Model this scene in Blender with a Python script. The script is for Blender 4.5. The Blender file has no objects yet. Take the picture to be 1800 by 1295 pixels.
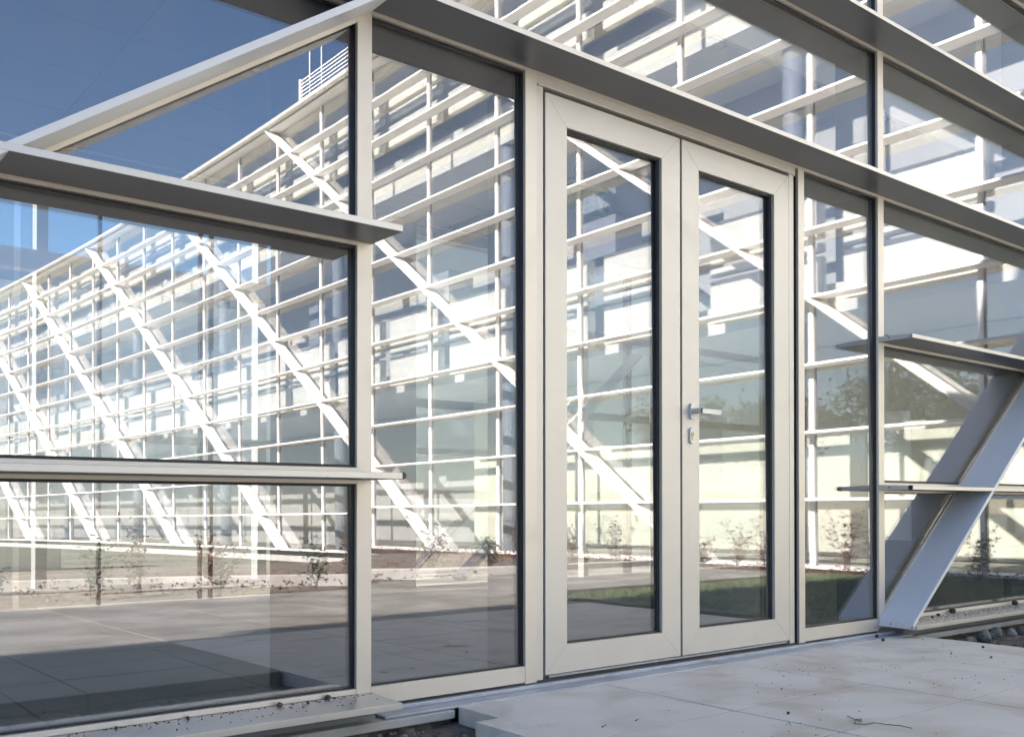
import bpy, bmesh, math, random
from mathutils import Vector, Matrix, noise
R = math.radians
random.seed(7)
sc = bpy.context.scene
col = sc.collection

# ------------------------------------------------------------------ camera
cam_d = bpy.data.cameras.new('camera')
cam = bpy.data.objects.new('camera', cam_d)
col.objects.link(cam)
cam.location = (0.0, -2.797, 0.641)
cam.rotation_euler = (R(90.54), R(0.0), R(-38.88))
cam_d.sensor_width = 36.0
cam_d.lens = 36.0 * 1728.3 / 1800.0
cam_d.shift_x = 0.0
cam_d.shift_y = (871.3 - 647.5) / 1800.0
cam_d.clip_start = 0.05
cam_d.clip_end = 2000
sc.camera = cam

# ------------------------------------------------------------------ sky and sun
SUN = Vector((-0.85, 0.125, 0.485)).normalized()
world = bpy.data.worlds.new('World')
sc.world = world
world.use_nodes = True
wn = world.node_tree
wn.nodes.clear()
wo = wn.nodes.new('ShaderNodeOutputWorld')
bg = wn.nodes.new('ShaderNodeBackground')
sky = wn.nodes.new('ShaderNodeTexSky')
sky.sky_type = 'NISHITA'
sky.sun_disc = False
sky.sun_elevation = math.asin(SUN.z)
sky.sun_rotation = math.atan2(SUN.x, SUN.y)
sky.air_density = 1.0
sky.dust_density = 0.3
sky.ozone_density = 4.0
bg.inputs['Strength'].default_value = 0.055
wn.links.new(sky.outputs[0], bg.inputs['Color'])
wn.links.new(bg.outputs[0], wo.inputs['Surface'])
sun_d = bpy.data.lights.new('sun', 'SUN')
sun_d.energy = 5.0
sun_d.angle = R(0.5)
sun_d.color = (1.0, 0.935, 0.84)
sun = bpy.data.objects.new('sun', sun_d)
col.objects.link(sun)
sun.rotation_euler = SUN.to_track_quat('Z', 'Y').to_euler()
sun.location = (-20, 5, 25)
sc.view_settings.view_transform = 'Standard'
sc.view_settings.look = 'None'
sc.view_settings.gamma = 1.0
sc.view_settings.exposure = 2.4
sc.cycles.use_denoising = True
sc.cycles.max_bounces = 14
sc.cycles.diffuse_bounces = 4
sc.cycles.glossy_bounces = 6
sc.cycles.transmission_bounces = 8
sc.cycles.transparent_max_bounces = 32
sc.cycles.sample_clamp_indirect = 8.0

# ------------------------------------------------------------------ materials
def mat(name, colr, rough=0.5, metal=0.0, spec=0.5):
    m = bpy.data.materials.new(name)
    m.use_nodes = True
    b = m.node_tree.nodes['Principled BSDF']
    b.inputs['Base Color'].default_value = (*colr, 1)
    b.inputs['Roughness'].default_value = rough
    b.inputs['Metallic'].default_value = metal
    b.inputs['Specular IOR Level'].default_value = spec
    return m

def noise_mat(name, c1, c2, scale=5.0, rough=0.7, detail=6.0, bump=0.0, bscale=None, lo=0.35, hi=0.65,
              stretch=None, c3=None, s3=1.0, lo3=0.55, hi3=0.7, metal=0.0, spec=0.5, rvar=0.0):
    m = mat(name, c1, rough, metal, spec)
    nt = m.node_tree
    N, L = nt.nodes, nt.links
    b = N['Principled BSDF']
    tc = N.new('ShaderNodeTexCoord')
    mp = N.new('ShaderNodeMapping')
    L.new(tc.outputs['Object'], mp.inputs['Vector'])
    if stretch:
        mp.inputs['Scale'].default_value = stretch
    n = N.new('ShaderNodeTexNoise')
    n.inputs['Scale'].default_value = scale
    n.inputs['Detail'].default_value = detail
    L.new(mp.outputs[0], n.inputs['Vector'])
    r = N.new('ShaderNodeValToRGB')
    r.color_ramp.elements[0].position = lo
    r.color_ramp.elements[1].position = hi
    r.color_ramp.elements[0].color = (*c1, 1)
    r.color_ramp.elements[1].color = (*c2, 1)
    L.new(n.outputs['Fac'], r.inputs[0])
    out = r.outputs[0]
    if c3:
        n3 = N.new('ShaderNodeTexNoise')
        n3.inputs['Scale'].default_value = s3
        n3.inputs['Detail'].default_value = 5
        n3.inputs['Distortion'].default_value = 0.6
        L.new(mp.outputs[0], n3.inputs['Vector'])
        mr = N.new('ShaderNodeMapRange')
        mr.inputs['From Min'].default_value = lo3
        mr.inputs['From Max'].default_value = hi3
        L.new(n3.outputs['Fac'], mr.inputs['Value'])
        mx = N.new('ShaderNodeMixRGB')
        L.new(mr.outputs[0], mx.inputs[0])
        L.new(out, mx.inputs[1])
        mx.inputs[2].default_value = (*c3, 1)
        out = mx.outputs[0]
    L.new(out, b.inputs['Base Color'])
    if rvar:
        mr2 = N.new('ShaderNodeMapRange')
        mr2.inputs['To Min'].default_value = rough - rvar
        mr2.inputs['To Max'].default_value = rough + rvar
        L.new(n.outputs['Fac'], mr2.inputs['Value'])
        L.new(mr2.outputs[0], b.inputs['Roughness'])
    if bump:
        nb = N.new('ShaderNodeTexNoise')
        nb.inputs['Scale'].default_value = bscale or scale
        nb.inputs['Detail'].default_value = 5
        L.new(mp.outputs[0], nb.inputs['Vector'])
        bp = N.new('ShaderNodeBump')
        bp.inputs['Strength'].default_value = 1.0
        bp.inputs['Distance'].default_value = bump
        L.new(nb.outputs['Fac'], bp.inputs['Height'])
        L.new(bp.outputs[0], b.inputs['Normal'])
    return m

def glass_mat(name, base, gain, tint, refl, wave=0.0, wscale=0.8, dust_haze=0.0):
    m = bpy.data.materials.new(name)
    m.use_nodes = True
    nt = m.node_tree
    N, L = nt.nodes, nt.links
    N.clear()
    o = N.new('ShaderNodeOutputMaterial')
    mx = N.new('ShaderNodeMixShader')
    tr = N.new('ShaderNodeBsdfTransparent')
    gl = N.new('ShaderNodeBsdfGlossy')
    gl.inputs['Roughness'].default_value = 0.0
    gl.inputs['Color'].default_value = (*refl, 1)
    tr.inputs['Color'].default_value = (*tint, 1)
    # Schlick reflectance from the angle between the ray and the pane
    geo = N.new('ShaderNodeNewGeometry')
    dt = N.new('ShaderNodeVectorMath')
    dt.operation = 'DOT_PRODUCT'
    L.new(geo.outputs['Normal'], dt.inputs[0])
    L.new(geo.outputs['Incoming'], dt.inputs[1])
    ab = N.new('ShaderNodeMath')
    ab.operation = 'ABSOLUTE'
    L.new(dt.outputs['Value'], ab.inputs[0])
    om = N.new('ShaderNodeMath')
    om.operation = 'SUBTRACT'
    om.inputs[0].default_value = 1.0
    L.new(ab.outputs[0], om.inputs[1])
    pw = N.new('ShaderNodeMath')
    pw.operation = 'POWER'
    pw.inputs[1].default_value = 5.0
    L.new(om.outputs[0], pw.inputs[0])
    ma = N.new('ShaderNodeMath')
    ma.operation = 'MULTIPLY_ADD'
    ma.use_clamp = True
    ma.inputs[1].default_value = gain
    ma.inputs[2].default_value = base
    L.new(pw.outputs[0], ma.inputs[0])
    L.new(ma.outputs[0], mx.inputs[0])
    L.new(tr.outputs[0], mx.inputs[1])
    L.new(gl.outputs[0], mx.inputs[2])
    L.new(mx.outputs[0], o.inputs['Surface'])
    if dust_haze:                                   # hazy veil painted as a thin dusty film, in soft patches and streaks
        tcd = N.new('ShaderNodeTexCoord')
        mpd = N.new('ShaderNodeMapping')
        mpd.inputs['Scale'].default_value = (3.0, 3.0, 0.9)
        L.new(tcd.outputs['Object'], mpd.inputs['Vector'])
        nd = N.new('ShaderNodeTexNoise')
        nd.inputs['Scale'].default_value = 1.6
        nd.inputs['Detail'].default_value = 7.0
        L.new(mpd.outputs[0], nd.inputs['Vector'])
        md = N.new('ShaderNodeMapRange')
        md.inputs['From Min'].default_value = 0.35
        md.inputs['From Max'].default_value = 0.75
        md.inputs['To Min'].default_value = dust_haze * 0.4
        md.inputs['To Max'].default_value = dust_haze * 1.8
        L.new(nd.outputs['Fac'], md.inputs['Value'])
        df = N.new('ShaderNodeBsdfDiffuse')
        df.inputs['Color'].default_value = (0.75, 0.72, 0.66, 1)
        m2 = N.new('ShaderNodeMixShader')
        L.new(md.outputs[0], m2.inputs[0])
        L.new(mx.outputs[0], m2.inputs[1])
        L.new(df.outputs[0], m2.inputs[2])
        L.new(m2.outputs[0], o.inputs['Surface'])
    if wave:
        tc = N.new('ShaderNodeTexCoord')
        n = N.new('ShaderNodeTexNoise')
        n.inputs['Scale'].default_value = wscale
        n.inputs['Detail'].default_value = 0.0
        L.new(tc.outputs['Object'], n.inputs['Vector'])
        bp = N.new('ShaderNodeBump')
        bp.inputs['Strength'].default_value = 1.0
        bp.inputs['Distance'].default_value = wave
        L.new(n.outputs['Fac'], bp.inputs['Height'])
        L.new(bp.outputs[0], gl.inputs['Normal'])
    return m

M = {}
M['frame'] = noise_mat('frame_paint', (0.60, 0.55, 0.495), (0.64, 0.59, 0.53), 1.6, 0.46, metal=0.6, bump=0.00004, bscale=300, c3=(0.47, 0.44, 0.40), s3=3.5, lo3=0.60, hi3=0.95, spec=0.5, rvar=0.05)
M['door'] = noise_mat('door_paint', (0.555, 0.52, 0.48), (0.59, 0.555, 0.51), 1.3, 0.46, metal=0.5, bump=0.00004, bscale=300, c3=(0.47, 0.44, 0.40), s3=3.0, lo3=0.60, hi3=0.95, rvar=0.05)
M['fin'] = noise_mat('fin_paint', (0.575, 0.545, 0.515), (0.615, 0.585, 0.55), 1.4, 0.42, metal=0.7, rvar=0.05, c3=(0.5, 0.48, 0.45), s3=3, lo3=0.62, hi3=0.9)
M['fin_under_shade'] = noise_mat('fin_underside_shaded', (0.155, 0.165, 0.19), (0.185, 0.195, 0.22), 1.4, 0.42, metal=0.7)  # shade under the fins painted in as a darker, cooler colour
M['wing_fin'] = mat('wing_fin_paint', (0.84, 0.83, 0.80), 0.4)
M['gasket'] = mat('black_rubber', (0.012, 0.013, 0.016), 0.45)
M['cap_black'] = mat('black_plastic', (0.01, 0.01, 0.012), 0.3)
M['steel'] = noise_mat('brushed_steel', (0.36, 0.37, 0.40), (0.46, 0.47, 0.50), 30, 0.32, metal=0.85)
M['handle'] = noise_mat('satin_aluminium', (0.50, 0.50, 0.52), (0.55, 0.55, 0.57), 60, 0.34, metal=0.6)
M['brass'] = mat('lock_brass', (0.5, 0.42, 0.25), 0.3, 0.9)
M['threshold'] = noise_mat('threshold_metal', (0.34, 0.36, 0.41), (0.44, 0.46, 0.52), 7, 0.4, metal=0.35, c3=(0.3, 0.27, 0.24), s3=6, lo3=0.6, hi3=0.85)
M['glass'] = glass_mat('facade_glass', 0.21, 0.8, (0.87, 0.87, 0.845), (0.97, 0.95, 1.0), wave=0.0011, wscale=0.8, dust_haze=0.02)
M['wing_glass'] = glass_mat('wing_glass', 0.19, 0.8, (0.97, 0.975, 0.96), (0.97, 0.96, 0.97))
M['back_glass'] = glass_mat('back_glass', 0.05, 0.8, (0.82, 0.85, 0.86), (0.9, 0.96, 1.0))
M['white'] = noise_mat('white_board', (0.74, 0.74, 0.71), (0.80, 0.80, 0.77), 1.0, 0.6)
M['mint'] = noise_mat('pale_green_wall', (0.74, 0.77, 0.67), (0.80, 0.82, 0.72), 0.6, 0.7)
M['brown'] = noise_mat('brown_wall', (0.20, 0.185, 0.16), (0.27, 0.25, 0.22), 0.9, 0.7)
M['inner'] = noise_mat('inner_wall', (0.46, 0.47, 0.49), (0.52, 0.53, 0.55), 0.7, 0.7)
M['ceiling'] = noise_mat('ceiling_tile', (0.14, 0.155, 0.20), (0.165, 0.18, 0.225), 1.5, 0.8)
M['column_blue'] = mat('column_blue_grey', (0.26, 0.29, 0.36), 0.6)
M['brace'] = noise_mat('brace_paint', (0.60, 0.60, 0.62), (0.64, 0.64, 0.66), 1.4, 0.42, metal=0.15)
M['post_grey'] = mat('post_grey', (0.30, 0.30, 0.31), 0.5)
M['sandy'] = noise_mat('sandy_crumb', (0.24, 0.20, 0.165), (0.34, 0.30, 0.25), 60, 0.95)
M['column'] = noise_mat('column_paint', (0.16, 0.17, 0.19), (0.19, 0.20, 0.22), 2, 0.5)
M['floor'] = noise_mat('interior_floor', (0.30, 0.31, 0.29), (0.36, 0.37, 0.345), 2.0, 0.5, c3=(0.40, 0.40, 0.37), s3=0.8)
M['roof'] = mat('roof_sheet', (0.35, 0.35, 0.36), 0.7)
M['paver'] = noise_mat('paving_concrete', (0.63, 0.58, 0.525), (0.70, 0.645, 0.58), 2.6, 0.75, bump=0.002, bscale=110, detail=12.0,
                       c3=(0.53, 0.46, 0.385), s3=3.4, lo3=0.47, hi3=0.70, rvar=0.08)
M['paver_dimmed'] = noise_mat('dimmed_paving', (0.16, 0.15, 0.135), (0.27, 0.255, 0.23), 2.2, 0.8, bump=0.0015, bscale=60,
                       c3=(0.15, 0.125, 0.10), s3=1.3, lo3=0.50, hi3=0.72)  # slab colour darkened to tone down the sunlit ground, plus soil stains
M['joint'] = noise_mat('joint_sand', (0.03, 0.03, 0.03), (0.06, 0.055, 0.05), 30, 0.95)
M['soil'] = noise_mat('soil_ground', (0.085, 0.066, 0.052), (0.19, 0.155, 0.125), 14, 0.95, bump=0.03, bscale=18,
                      c3=(0.16, 0.15, 0.14), s3=1.1)
M['field'] = noise_mat('field_ground', (0.05, 0.055, 0.03), (0.09, 0.08, 0.05), 0.5, 0.95)
M['lawn'] = noise_mat('lawn_ground', (0.045, 0.06, 0.025), (0.09, 0.11, 0.045), 3, 0.95, bump=0.02, bscale=60)
M['grass'] = noise_mat('grass_blade', (0.06, 0.09, 0.03), (0.13, 0.15, 0.06), 2.0, 0.7)
M['kerb'] = noise_mat('kerb_concrete', (0.36, 0.35, 0.33), (0.44, 0.43, 0.41), 6, 0.85, bump=0.001, bscale=80)
M['backyard'] = noise_mat('yard_concrete', (0.14, 0.13, 0.115), (0.24, 0.22, 0.19), 1.2, 0.85)
M['leaf_dry'] = noise_mat('dry_leaf', (0.10, 0.05, 0.03), (0.20, 0.11, 0.06), 9, 0.7)
M['leaf_green'] = noise_mat('green_leaf', (0.035, 0.06, 0.03), (0.08, 0.11, 0.05), 9, 0.6)
M['twig'] = mat('twig_bark', (0.075, 0.05, 0.04), 0.85)
M['wire'] = mat('rusty_wire', (0.07, 0.055, 0.05), 0.7)
M['crumb'] = noise_mat('soil_crumb', (0.05, 0.035, 0.028), (0.11, 0.075, 0.055), 60, 0.95)
M['sign_green'] = mat('sign_green', (0.01, 0.22, 0.12), 0.35)
M['sign_white'] = mat('sign_white', (0.8, 0.85, 0.82), 0.4)
SM = []
for i, c in enumerate([(0.17, 0.155, 0.14), (0.12, 0.095, 0.08), (0.24, 0.205, 0.18), (0.07, 0.07, 0.08), (0.14, 0.085, 0.065)]):
    SM.append(noise_mat('cobble_stone', c, tuple(v * 0.7 for v in c), 22, 0.8, bump=0.002, bscale=50))

# ------------------------------------------------------------------ helpers
def quadbox(bm, p):
    vs = [bm.verts.new(q) for q in p]
    for f in ((0, 1, 2, 3), (7, 6, 5, 4), (0, 4, 5, 1), (1, 5, 6, 2), (2, 6, 7, 3), (3, 7, 4, 0)):
        bm.faces.new([vs[i] for i in f])

def box(bm, x0, x1, y0, y1, z0, z1):
    quadbox(bm, [(x0, y0, z0), (x0, y1, z0), (x1, y1, z0), (x1, y0, z0), (x0, y0, z1), (x0, y1, z1), (x1, y1, z1), (x1, y0, z1)])

def prism(bm, prof, a0, a1, axis='X'):
    """prof = list of (u,v); extruded along the axis from a0 to a1"""
    def P(a, u, v):
        return (a, u, v) if axis == 'X' else ((u, a, v) if axis == 'Y' else (u, v, a))
    A = [bm.verts.new(P(a0, u, v)) for u, v in prof]
    B = [bm.verts.new(P(a1, u, v)) for u, v in prof]
    n = len(prof)
    bm.faces.new(A)
    bm.faces.new(B[::-1])
    for i in range(n):
        j = (i + 1) % n
        bm.faces.new([A[j], A[i], B[i], B[j]])

def cyl(bm, p0, p1, r0, r1=None, n=10):
    r1 = r0 if r1 is None else r1
    p0, p1 = Vector(p0), Vector(p1)
    d = (p1 - p0).normalized()
    a = d.orthogonal().normalized()
    b = d.cross(a)
    A = [bm.verts.new(p0 + r0 * (math.cos(t) * a + math.sin(t) * b)) for t in [2 * math.pi * i / n for i in range(n)]]
    B = [bm.verts.new(p1 + r1 * (math.cos(t) * a + math.sin(t) * b)) for t in [2 * math.pi * i / n for i in range(n)]]
    bm.faces.new(A[::-1])
    bm.faces.new(B)
    for i in range(n):
        j = (i + 1) % n
        bm.faces.new([A[i], A[j], B[j], B[i]])

def sweep(bm, sections):
    """sections = list of loops (equal length) -> skinned closed solid"""
    loops = [[bm.verts.new(p) for p in s] for s in sections]
    n = len(loops[0])
    bm.faces.new(loops[0][::-1])
    bm.faces.new(loops[-1])
    for A, B in zip(loops, loops[1:]):
        for i in range(n):
            j = (i + 1) % n
            bm.faces.new([A[i], A[j], B[j], B[i]])

def obj(name, bm, m, parent=None, smooth=False, bevel=0.0, loc=None):
    bmesh.ops.recalc_face_normals(bm, faces=bm.faces[:])
    me = bpy.data.meshes.new(name)
    bm.to_mesh(me)
    bm.free()
    for mm in (m if isinstance(m, (list, tuple)) else [m]):
        me.materials.append(mm)
    if smooth:
        for p in me.polygons:
            p.use_smooth = True
    o = bpy.data.objects.new(name, me)
    col.objects.link(o)
    if loc:
        o.location = loc
    if parent:
        o.parent = parent
        o.matrix_parent_inverse = Matrix.Identity(4)
        if parent.type == 'EMPTY' or parent.get('isroot'):
            pass
    if bevel:
        b = o.modifiers.new('bevel', 'BEVEL')
        b.width = bevel
        b.segments = 2
        b.limit_method = 'ANGLE'
        b.angle_limit = R(40)
    return o

def empty(name, label, cat, group=None):
    o = bpy.data.objects.new(name, None)
    col.objects.link(o)
    o['label'] = label
    o['category'] = cat
    if group:
        o['group'] = group
    return o

def tag(o, label, cat, group=None):
    o['label'] = label
    o['category'] = cat
    if group:
        o['group'] = group
    return o

def struct(name, bm, m, kind='structure', **k):
    o = obj(name, bm, m, **k)
    o['kind'] = kind
    return o

def NB():
    return bmesh.new()

def LV(k):
    return -0.05 + 0.773 * k

# ------------------------------------------------------------------ ground
bm = NB()
box(bm, -160, 160, -160, 160, -1.2, -0.30)
struct('ground', bm, M['field'])

def patch(bm, x0, x1, y0, y1, z, n, amp, skirt=0.3):
    nx, ny = max(2, int((x1 - x0) * n)), max(2, int((y1 - y0) * n))
    g = {}
    for i in range(nx + 1):
        for j in range(ny + 1):
            x = x0 + (x1 - x0) * i / nx
            y = y0 + (y1 - y0) * j / ny
            e = min(x - x0, x1 - x, y - y0, y1 - y)
            h = amp * (noise.noise((x * 2.1, y * 2.1, 1)) + 0.6 * noise.noise((x * 7, y * 7, 5)))
            g[i, j] = bm.verts.new((x, y, z + h))
    for i in range(nx):
        for j in range(ny):
            bm.faces.new([g[i, j], g[i + 1, j], g[i + 1, j + 1], g[i, j + 1]])

bm = NB()
patch(bm, -8, 9.85, -12, -0.072, -0.098, 9, 0.014)
struct('soil_bed', bm, M['soil'], smooth=True)
bm = NB()
patch(bm, 5.2, 9.2, -3.15, -0.5, -0.062, 6, 0.010)
struct('lawn', bm, M['lawn'], smooth=True)

# paving: slabs 0.78 x 0.40 m
def paving(name, x0, nx, y1, ny, sx=0.78, sy=0.40, z=-0.04, xa=None, seed=1, m='paver'):
    rr = random.Random(seed)
    bm = NB()
    for i in range(nx):
        for j in range(ny):
            a, b = x0 + i * sx, x0 + (i + 1) * sx
            c, d = y1 - (j + 1) * sy, y1 - j * sy
            if xa and b > xa:
                b = xa
            g, h = 0.005, 0.0032
            dz = rr.uniform(-0.001, 0.001)
            dz2 = rr.uniform(-0.001, 0.001)
            quadbox(bm, [(a + g, c + h, z - 0.06), (a + g, d - h, z - 0.06), (b - g, d - h, z - 0.06), (b - g, c + h, z - 0.06),
                         (a + g, c + h, z + dz), (a + g, d - h, z + dz2), (b - g, d - h, z - dz), (b - g, c + h, z - dz2)])
    return struct(name, bm, M[m], bevel=0.0012)
paving('paving', 1.85, 4, -0.31, 5, xa=4.87)
paving('outer_paving', 1.85, 4, -2.31, 7, xa=4.87, m='paver_dimmed', seed=3)
bm = NB()
for i in range(4):
    a, b = 1.95 + 0.68 * (i > 0) + 0.78 * max(0, i - 1), min(4.87, 2.63 + 0.78 * i)
    box(bm, a + 0.0035, b - 0.0035, -0.308, -0.085, -0.10, -0.0405)
struct('paving_border', bm, M['paver'], bevel=0.002)
paving('path', 4.875, 5, -3.25, 5, seed=4, z=-0.042, m='paver_dimmed')
paving('terrace', -5.17, 9, -0.98, 10, seed=9, z=-0.041, m='paver_dimmed')
bm = NB()
box(bm, 1.858, 4.862, -5.10, -0.315, -0.30, -0.0428)
box(bm, 1.96, 4.862, -0.305, -0.09, -0.30, -0.0432)
box(bm, 4.88, 8.77, -5.24, -3.26, -0.30, -0.0452)
box(bm, -5.15, 1.845, -5.10, -0.99, -0.30, -0.0442)
struct('sand_bed', bm, M['joint'])
# big slab edge kerb piece with rounded corner seen at the left of the paving
# concrete footing under the facade
bm = NB()
box(bm, -8, 1.93, -0.100, 0.0, -0.075, -0.046)
box(bm, 4.88, 9.6, -0.100, 0.0, -0.075, -0.046)
struct('footing', bm, M['kerb'], bevel=0.004)
bm = NB()
box(bm, -8, 1.93, -0.070, 0.0, -0.45, -0.076)
box(bm, 4.88, 9.6, -0.070, 0.0, -0.45, -0.076)
struct('foundation', bm, M['soil'])

# curved kerb
def V2R(x, yv):
    return Vector((x, -yv, 0))
pts = [(-4.0, 8.6), (-1.0, 8.3), (2.0, 7.9), (3.6, 7.4), (4.9, 6.7), (6.0, 5.9), (7.0, 5.45), (8.2, 5.35), (9.35, 5.4)]
bm = NB()
secs = []
for i, (x, y) in enumerate(pts):
    p = V2R(x, y)
    q = V2R(*pts[min(i + 1, len(pts) - 1)]) - V2R(*pts[max(i - 1, 0)])
    q.normalize()
    n = Vector((-q.y, q.x, 0)) * 0.06
    secs.append([p - n + Vector((0, 0, -0.3)), p + n + Vector((0, 0, -0.3)), p + n + Vector((0, 0, 0.02)), p - n + Vector((0, 0, 0.02))])
sweep(bm, secs)
struct('kerb', bm, M['kerb'], bevel=0.01)

# ------------------------------------------------------------------ main glass facade (this building)
hall = empty('glass_building', 'white framed glass entrance building filling the foreground, with deep horizontal fins and double door', 'building')
XL = -14.0
XR = 9.55
AX0, AX1 = 1.609, 1.664
PX0, PX1 = 2.319, 2.375
CX0, CX1 = 4.018, 4.066
BX0, BX1 = 4.720, 4.775
mull = [(-8.14, -8.085), (-6.19, -6.135), (-4.24, -4.185), (-2.29, -2.235), (-0.34, -0.285), (AX0, AX1), (BX0, BX1), (6.67, 6.725), (8.62, 8.675)]
TOP = LV(12)
GY = 0.030            # glass front plane
for x0, x1 in mull:
    bm = NB()
    zb = 0.0285 if (x0 < 2 or x0 > 4.8) else -0.012
    if x0 == BX0:
        zb = 0.0
    box(bm, x0, x1, 0.0, 0.015, zb, TOP)
    m_ = obj('mullion', bm, M['frame'], hall, bevel=0.0015)
    bm = NB()
    box(bm, x0 - 0.004, x1 + 0.004, 0.0155, 0.033, zb, TOP)
    obj('gasket', bm, M['gasket'], m_)
    bm = NB()
    dd = 0.64 if x0 == AX0 else 0.25
    box(bm, x0 - 0.002, x1 + 0.002, 0.060, dd, -0.038, TOP)
    obj('mullion_web', bm, M['column'], m_)
# side posts of the door
def post(x0, x1, z0, z1):
    bm = NB()
    box(bm, x0, x1, 0.0, 0.015, z0, z1)
    m_ = obj('door_post', bm, M['frame'], hall, bevel=0.0015)
    bm = NB()
    box(bm, x0 - 0.006, x1 + 0.003, 0.0155, 0.035, z0, z1)
    obj('gasket', bm, M['gasket'], m_)
    bm = NB()
    box(bm, x0, x1, 0.060, 0.23, -0.038, z1)
    obj('post_web', bm, M['column'], m_)
post(PX0, PX1, -0.018, 2.262)
post(CX0, CX1, -0.018, 2.262)

# horizontal fins.  H = underside height at the facade
def fin(x0, x1, H, name='sunshade_fin', endcap=0, dark=False):
    D = 0.189
    prof = [(0.0, H + 0.028), (0.0, H), (-D, H + 0.0005), (-D, H + 0.0205)]
    bm = NB()
    prism(bm, prof, x0, x1)
    o = obj(name, bm, [M['fin'], M['fin_under_shade']], hall, bevel=0.0012)
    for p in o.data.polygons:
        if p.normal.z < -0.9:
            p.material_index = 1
    # clip rail between fin and glass
    bm = NB()
    box(bm, x0 + 0.05, x1 - 0.05, 0.0005, 0.014, H - 0.012, H + 0.040)
    obj('transom_cap', bm, M['frame'], o)
    return o
F = {}
F['L1'] = fin(XL, AX1, 1.497)
F['L2'] = fin(XL, AX1, 0.7225)
F['R1'] = fin(BX0, XR, 1.4935)
F['R2'] = fin(BX0, XR, 0.7195)
for k in range(3, 13):
    H = [2.266, 3.032][k - 3] if k < 5 else LV(k)
    F['T%d' % k] = fin(XL, XR, H)
# black end cap with a round nose, on L2 and R2
def nose(o, x, sgn, z0, z1, zc):
    bm = NB()
    n = 10
    loopA, loopB = [], []
    prof = []
    y0, y1 = -0.1895, -0.1595
    cxm = (z0 + z1) / 2
    pr = [(x, z1 + 0.0015)] + [(x + sgn * 0.014 * math.cos(t), cxm + (z1 - z0 + 0.003) / 2 * math.sin(t)) for t in [math.pi / 2 - math.pi * i / n for i in range(1, n)]] + [(x, z0 - 0.0015)]
    prism(bm, pr, y0 - 0.0006, y1, 'Y')
    obj('end_plug', bm, M['cap_black'], o, bevel=0.001)
nose(F['L2'], AX1, 1, 0.7235, 0.7435, 0)
bm = NB()
cyl(bm, (BX0 - 0.004, -0.176, 0.731), (BX0 + 0.02, -0.176, 0.731), 0.0125, n=16)
obj('end_plug', bm, M['cap_black'], F['R2'])
def screws(o, pl):
    for (p, d) in pl:
        bm = NB()
        p = Vector(p)
        cyl(bm, p, p + Vector(d) * 0.002, 0.0042, 0.0034, n=8)
        obj('screw', bm, M['gasket'], o)
screws(F['R1'], [((BX0, -0.058, 1.508), (-1, 0, 0)), ((BX0, -0.180, 1.503), (-1, 0, 0))])
screws(F['R2'], [((BX0, -0.058, 0.733), (-1, 0, 0))])

# diagonal brace fins: direction in the facade plane
def brace(xa, za, xb, zb, name='diagonal_fin', foot=False, mt='brace'):
    d = Vector((xb - xa, 0, zb - za)).normalized()
    n = Vector((-d.z, 0, d.x))
    if n.z < 0:
        n = -n
    a, b = Vector((xa, 0, za)), Vector((xb, 0, zb))
    bm = NB()
    t0, t1 = 0.030, 0.021
    Y0, Y1 = -0.0005, -0.1880
    sec = []
    for p in (a, b):
        sec.append([p + Vector((0, Y0, 0)), p + n * t0 + Vector((0, Y0, 0)), p + n * t1 + Vector((0, Y1, 0)), p + Vector((0, Y1, 0))])
    if foot:                                   # vertical cut at the foot
        for i in (1, 2):
            q = sec[0][i]
            s = (xa - q.x) / d.x
            sec[0][i] = q + d * s
    sweep(bm, sec)
    o = obj(name, bm, M[mt], hall, bevel=0.0012)
    bm = NB()
    sec = []
    for p in (a, b):
        sec.append([p - n * 0.012 + Vector((0, 0.0003, 0)), p + n * 0.044 + Vector((0, 0.0003, 0)), p + n * 0.044 + Vector((0, 0.0138, 0)), p - n * 0.012 + Vector((0, 0.0138, 0))])
    sec[0] = [q + d * 0.06 for q in sec[0]]
    sec[1] = [q - d * 0.06 for q in sec[1]]
    sweep(bm, sec)
    obj('brace_cap', bm, M['frame'], o)
    return o
brace(-1.40, 0.172, 1.660, 2.262)
bR = brace(BX0, 0.0125, 9.4, 0.0125 + (9.4 - BX0) * 0.80, foot=True)
screws(bR, [((BX0, -0.062, 0.028), (-1, 0, 0)), ((BX0, -0.180, 0.020), (-1, 0, 0)), ((BX0 + 0.03, -0.176, 0.058), (-0.6, 0, 0.8))])
# higher up the facade
for n_ in range(-2, 2):
    x = 4.2 + 5.85 * n_
    brace(x - 4.0, LV(5) + 0.05, x + 4.0, LV(5) + 0.05 + 8 * 0.757 - 0.8)

# sills and bottom rails
def sill(x0, x1):
    bm = NB()
    prism(bm, [(0.0, 0.029), (-0.190, 0.0255), (-0.190, 0.0045), (-0.178, 0.0035), (0.0, 0.006)], x0, x1)
    o = obj('window_sill', bm, M['fin'], hall, bevel=0.0015)
    bm = NB()
    box(bm, x0 + 0.1, x1 - 0.02, -0.060, -0.003, -0.044, 0.0025)
    obj('sill_support', bm, M['column'], o)
    return o
sill(XL, AX1 - 0.0005)
sill(BX0 + 0.03, XR)
def rail(x0, x1, z0, z1, y0=0.001, m='frame'):
    bm = NB()
    box(bm, x0, x1, y0, 0.016, z0, z1)
    o = obj('bottom_rail', bm, M[m], hall, bevel=0.0015)
    bm = NB()
    box(bm, x0, x1, 0.0165, 0.033, z0, z1 + 0.006)
    obj('gasket', bm, M['gasket'], o)
for (a, b), (c, d) in zip(mull, mull[1:]):
    if c <= AX0 or a >= BX0:
        rail(b + 0.0005, c - 0.0005, 0.0295, 0.047)
rail(AX1 + 0.0005, PX0 - 0.0005, -0.013, 0.047)
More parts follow.
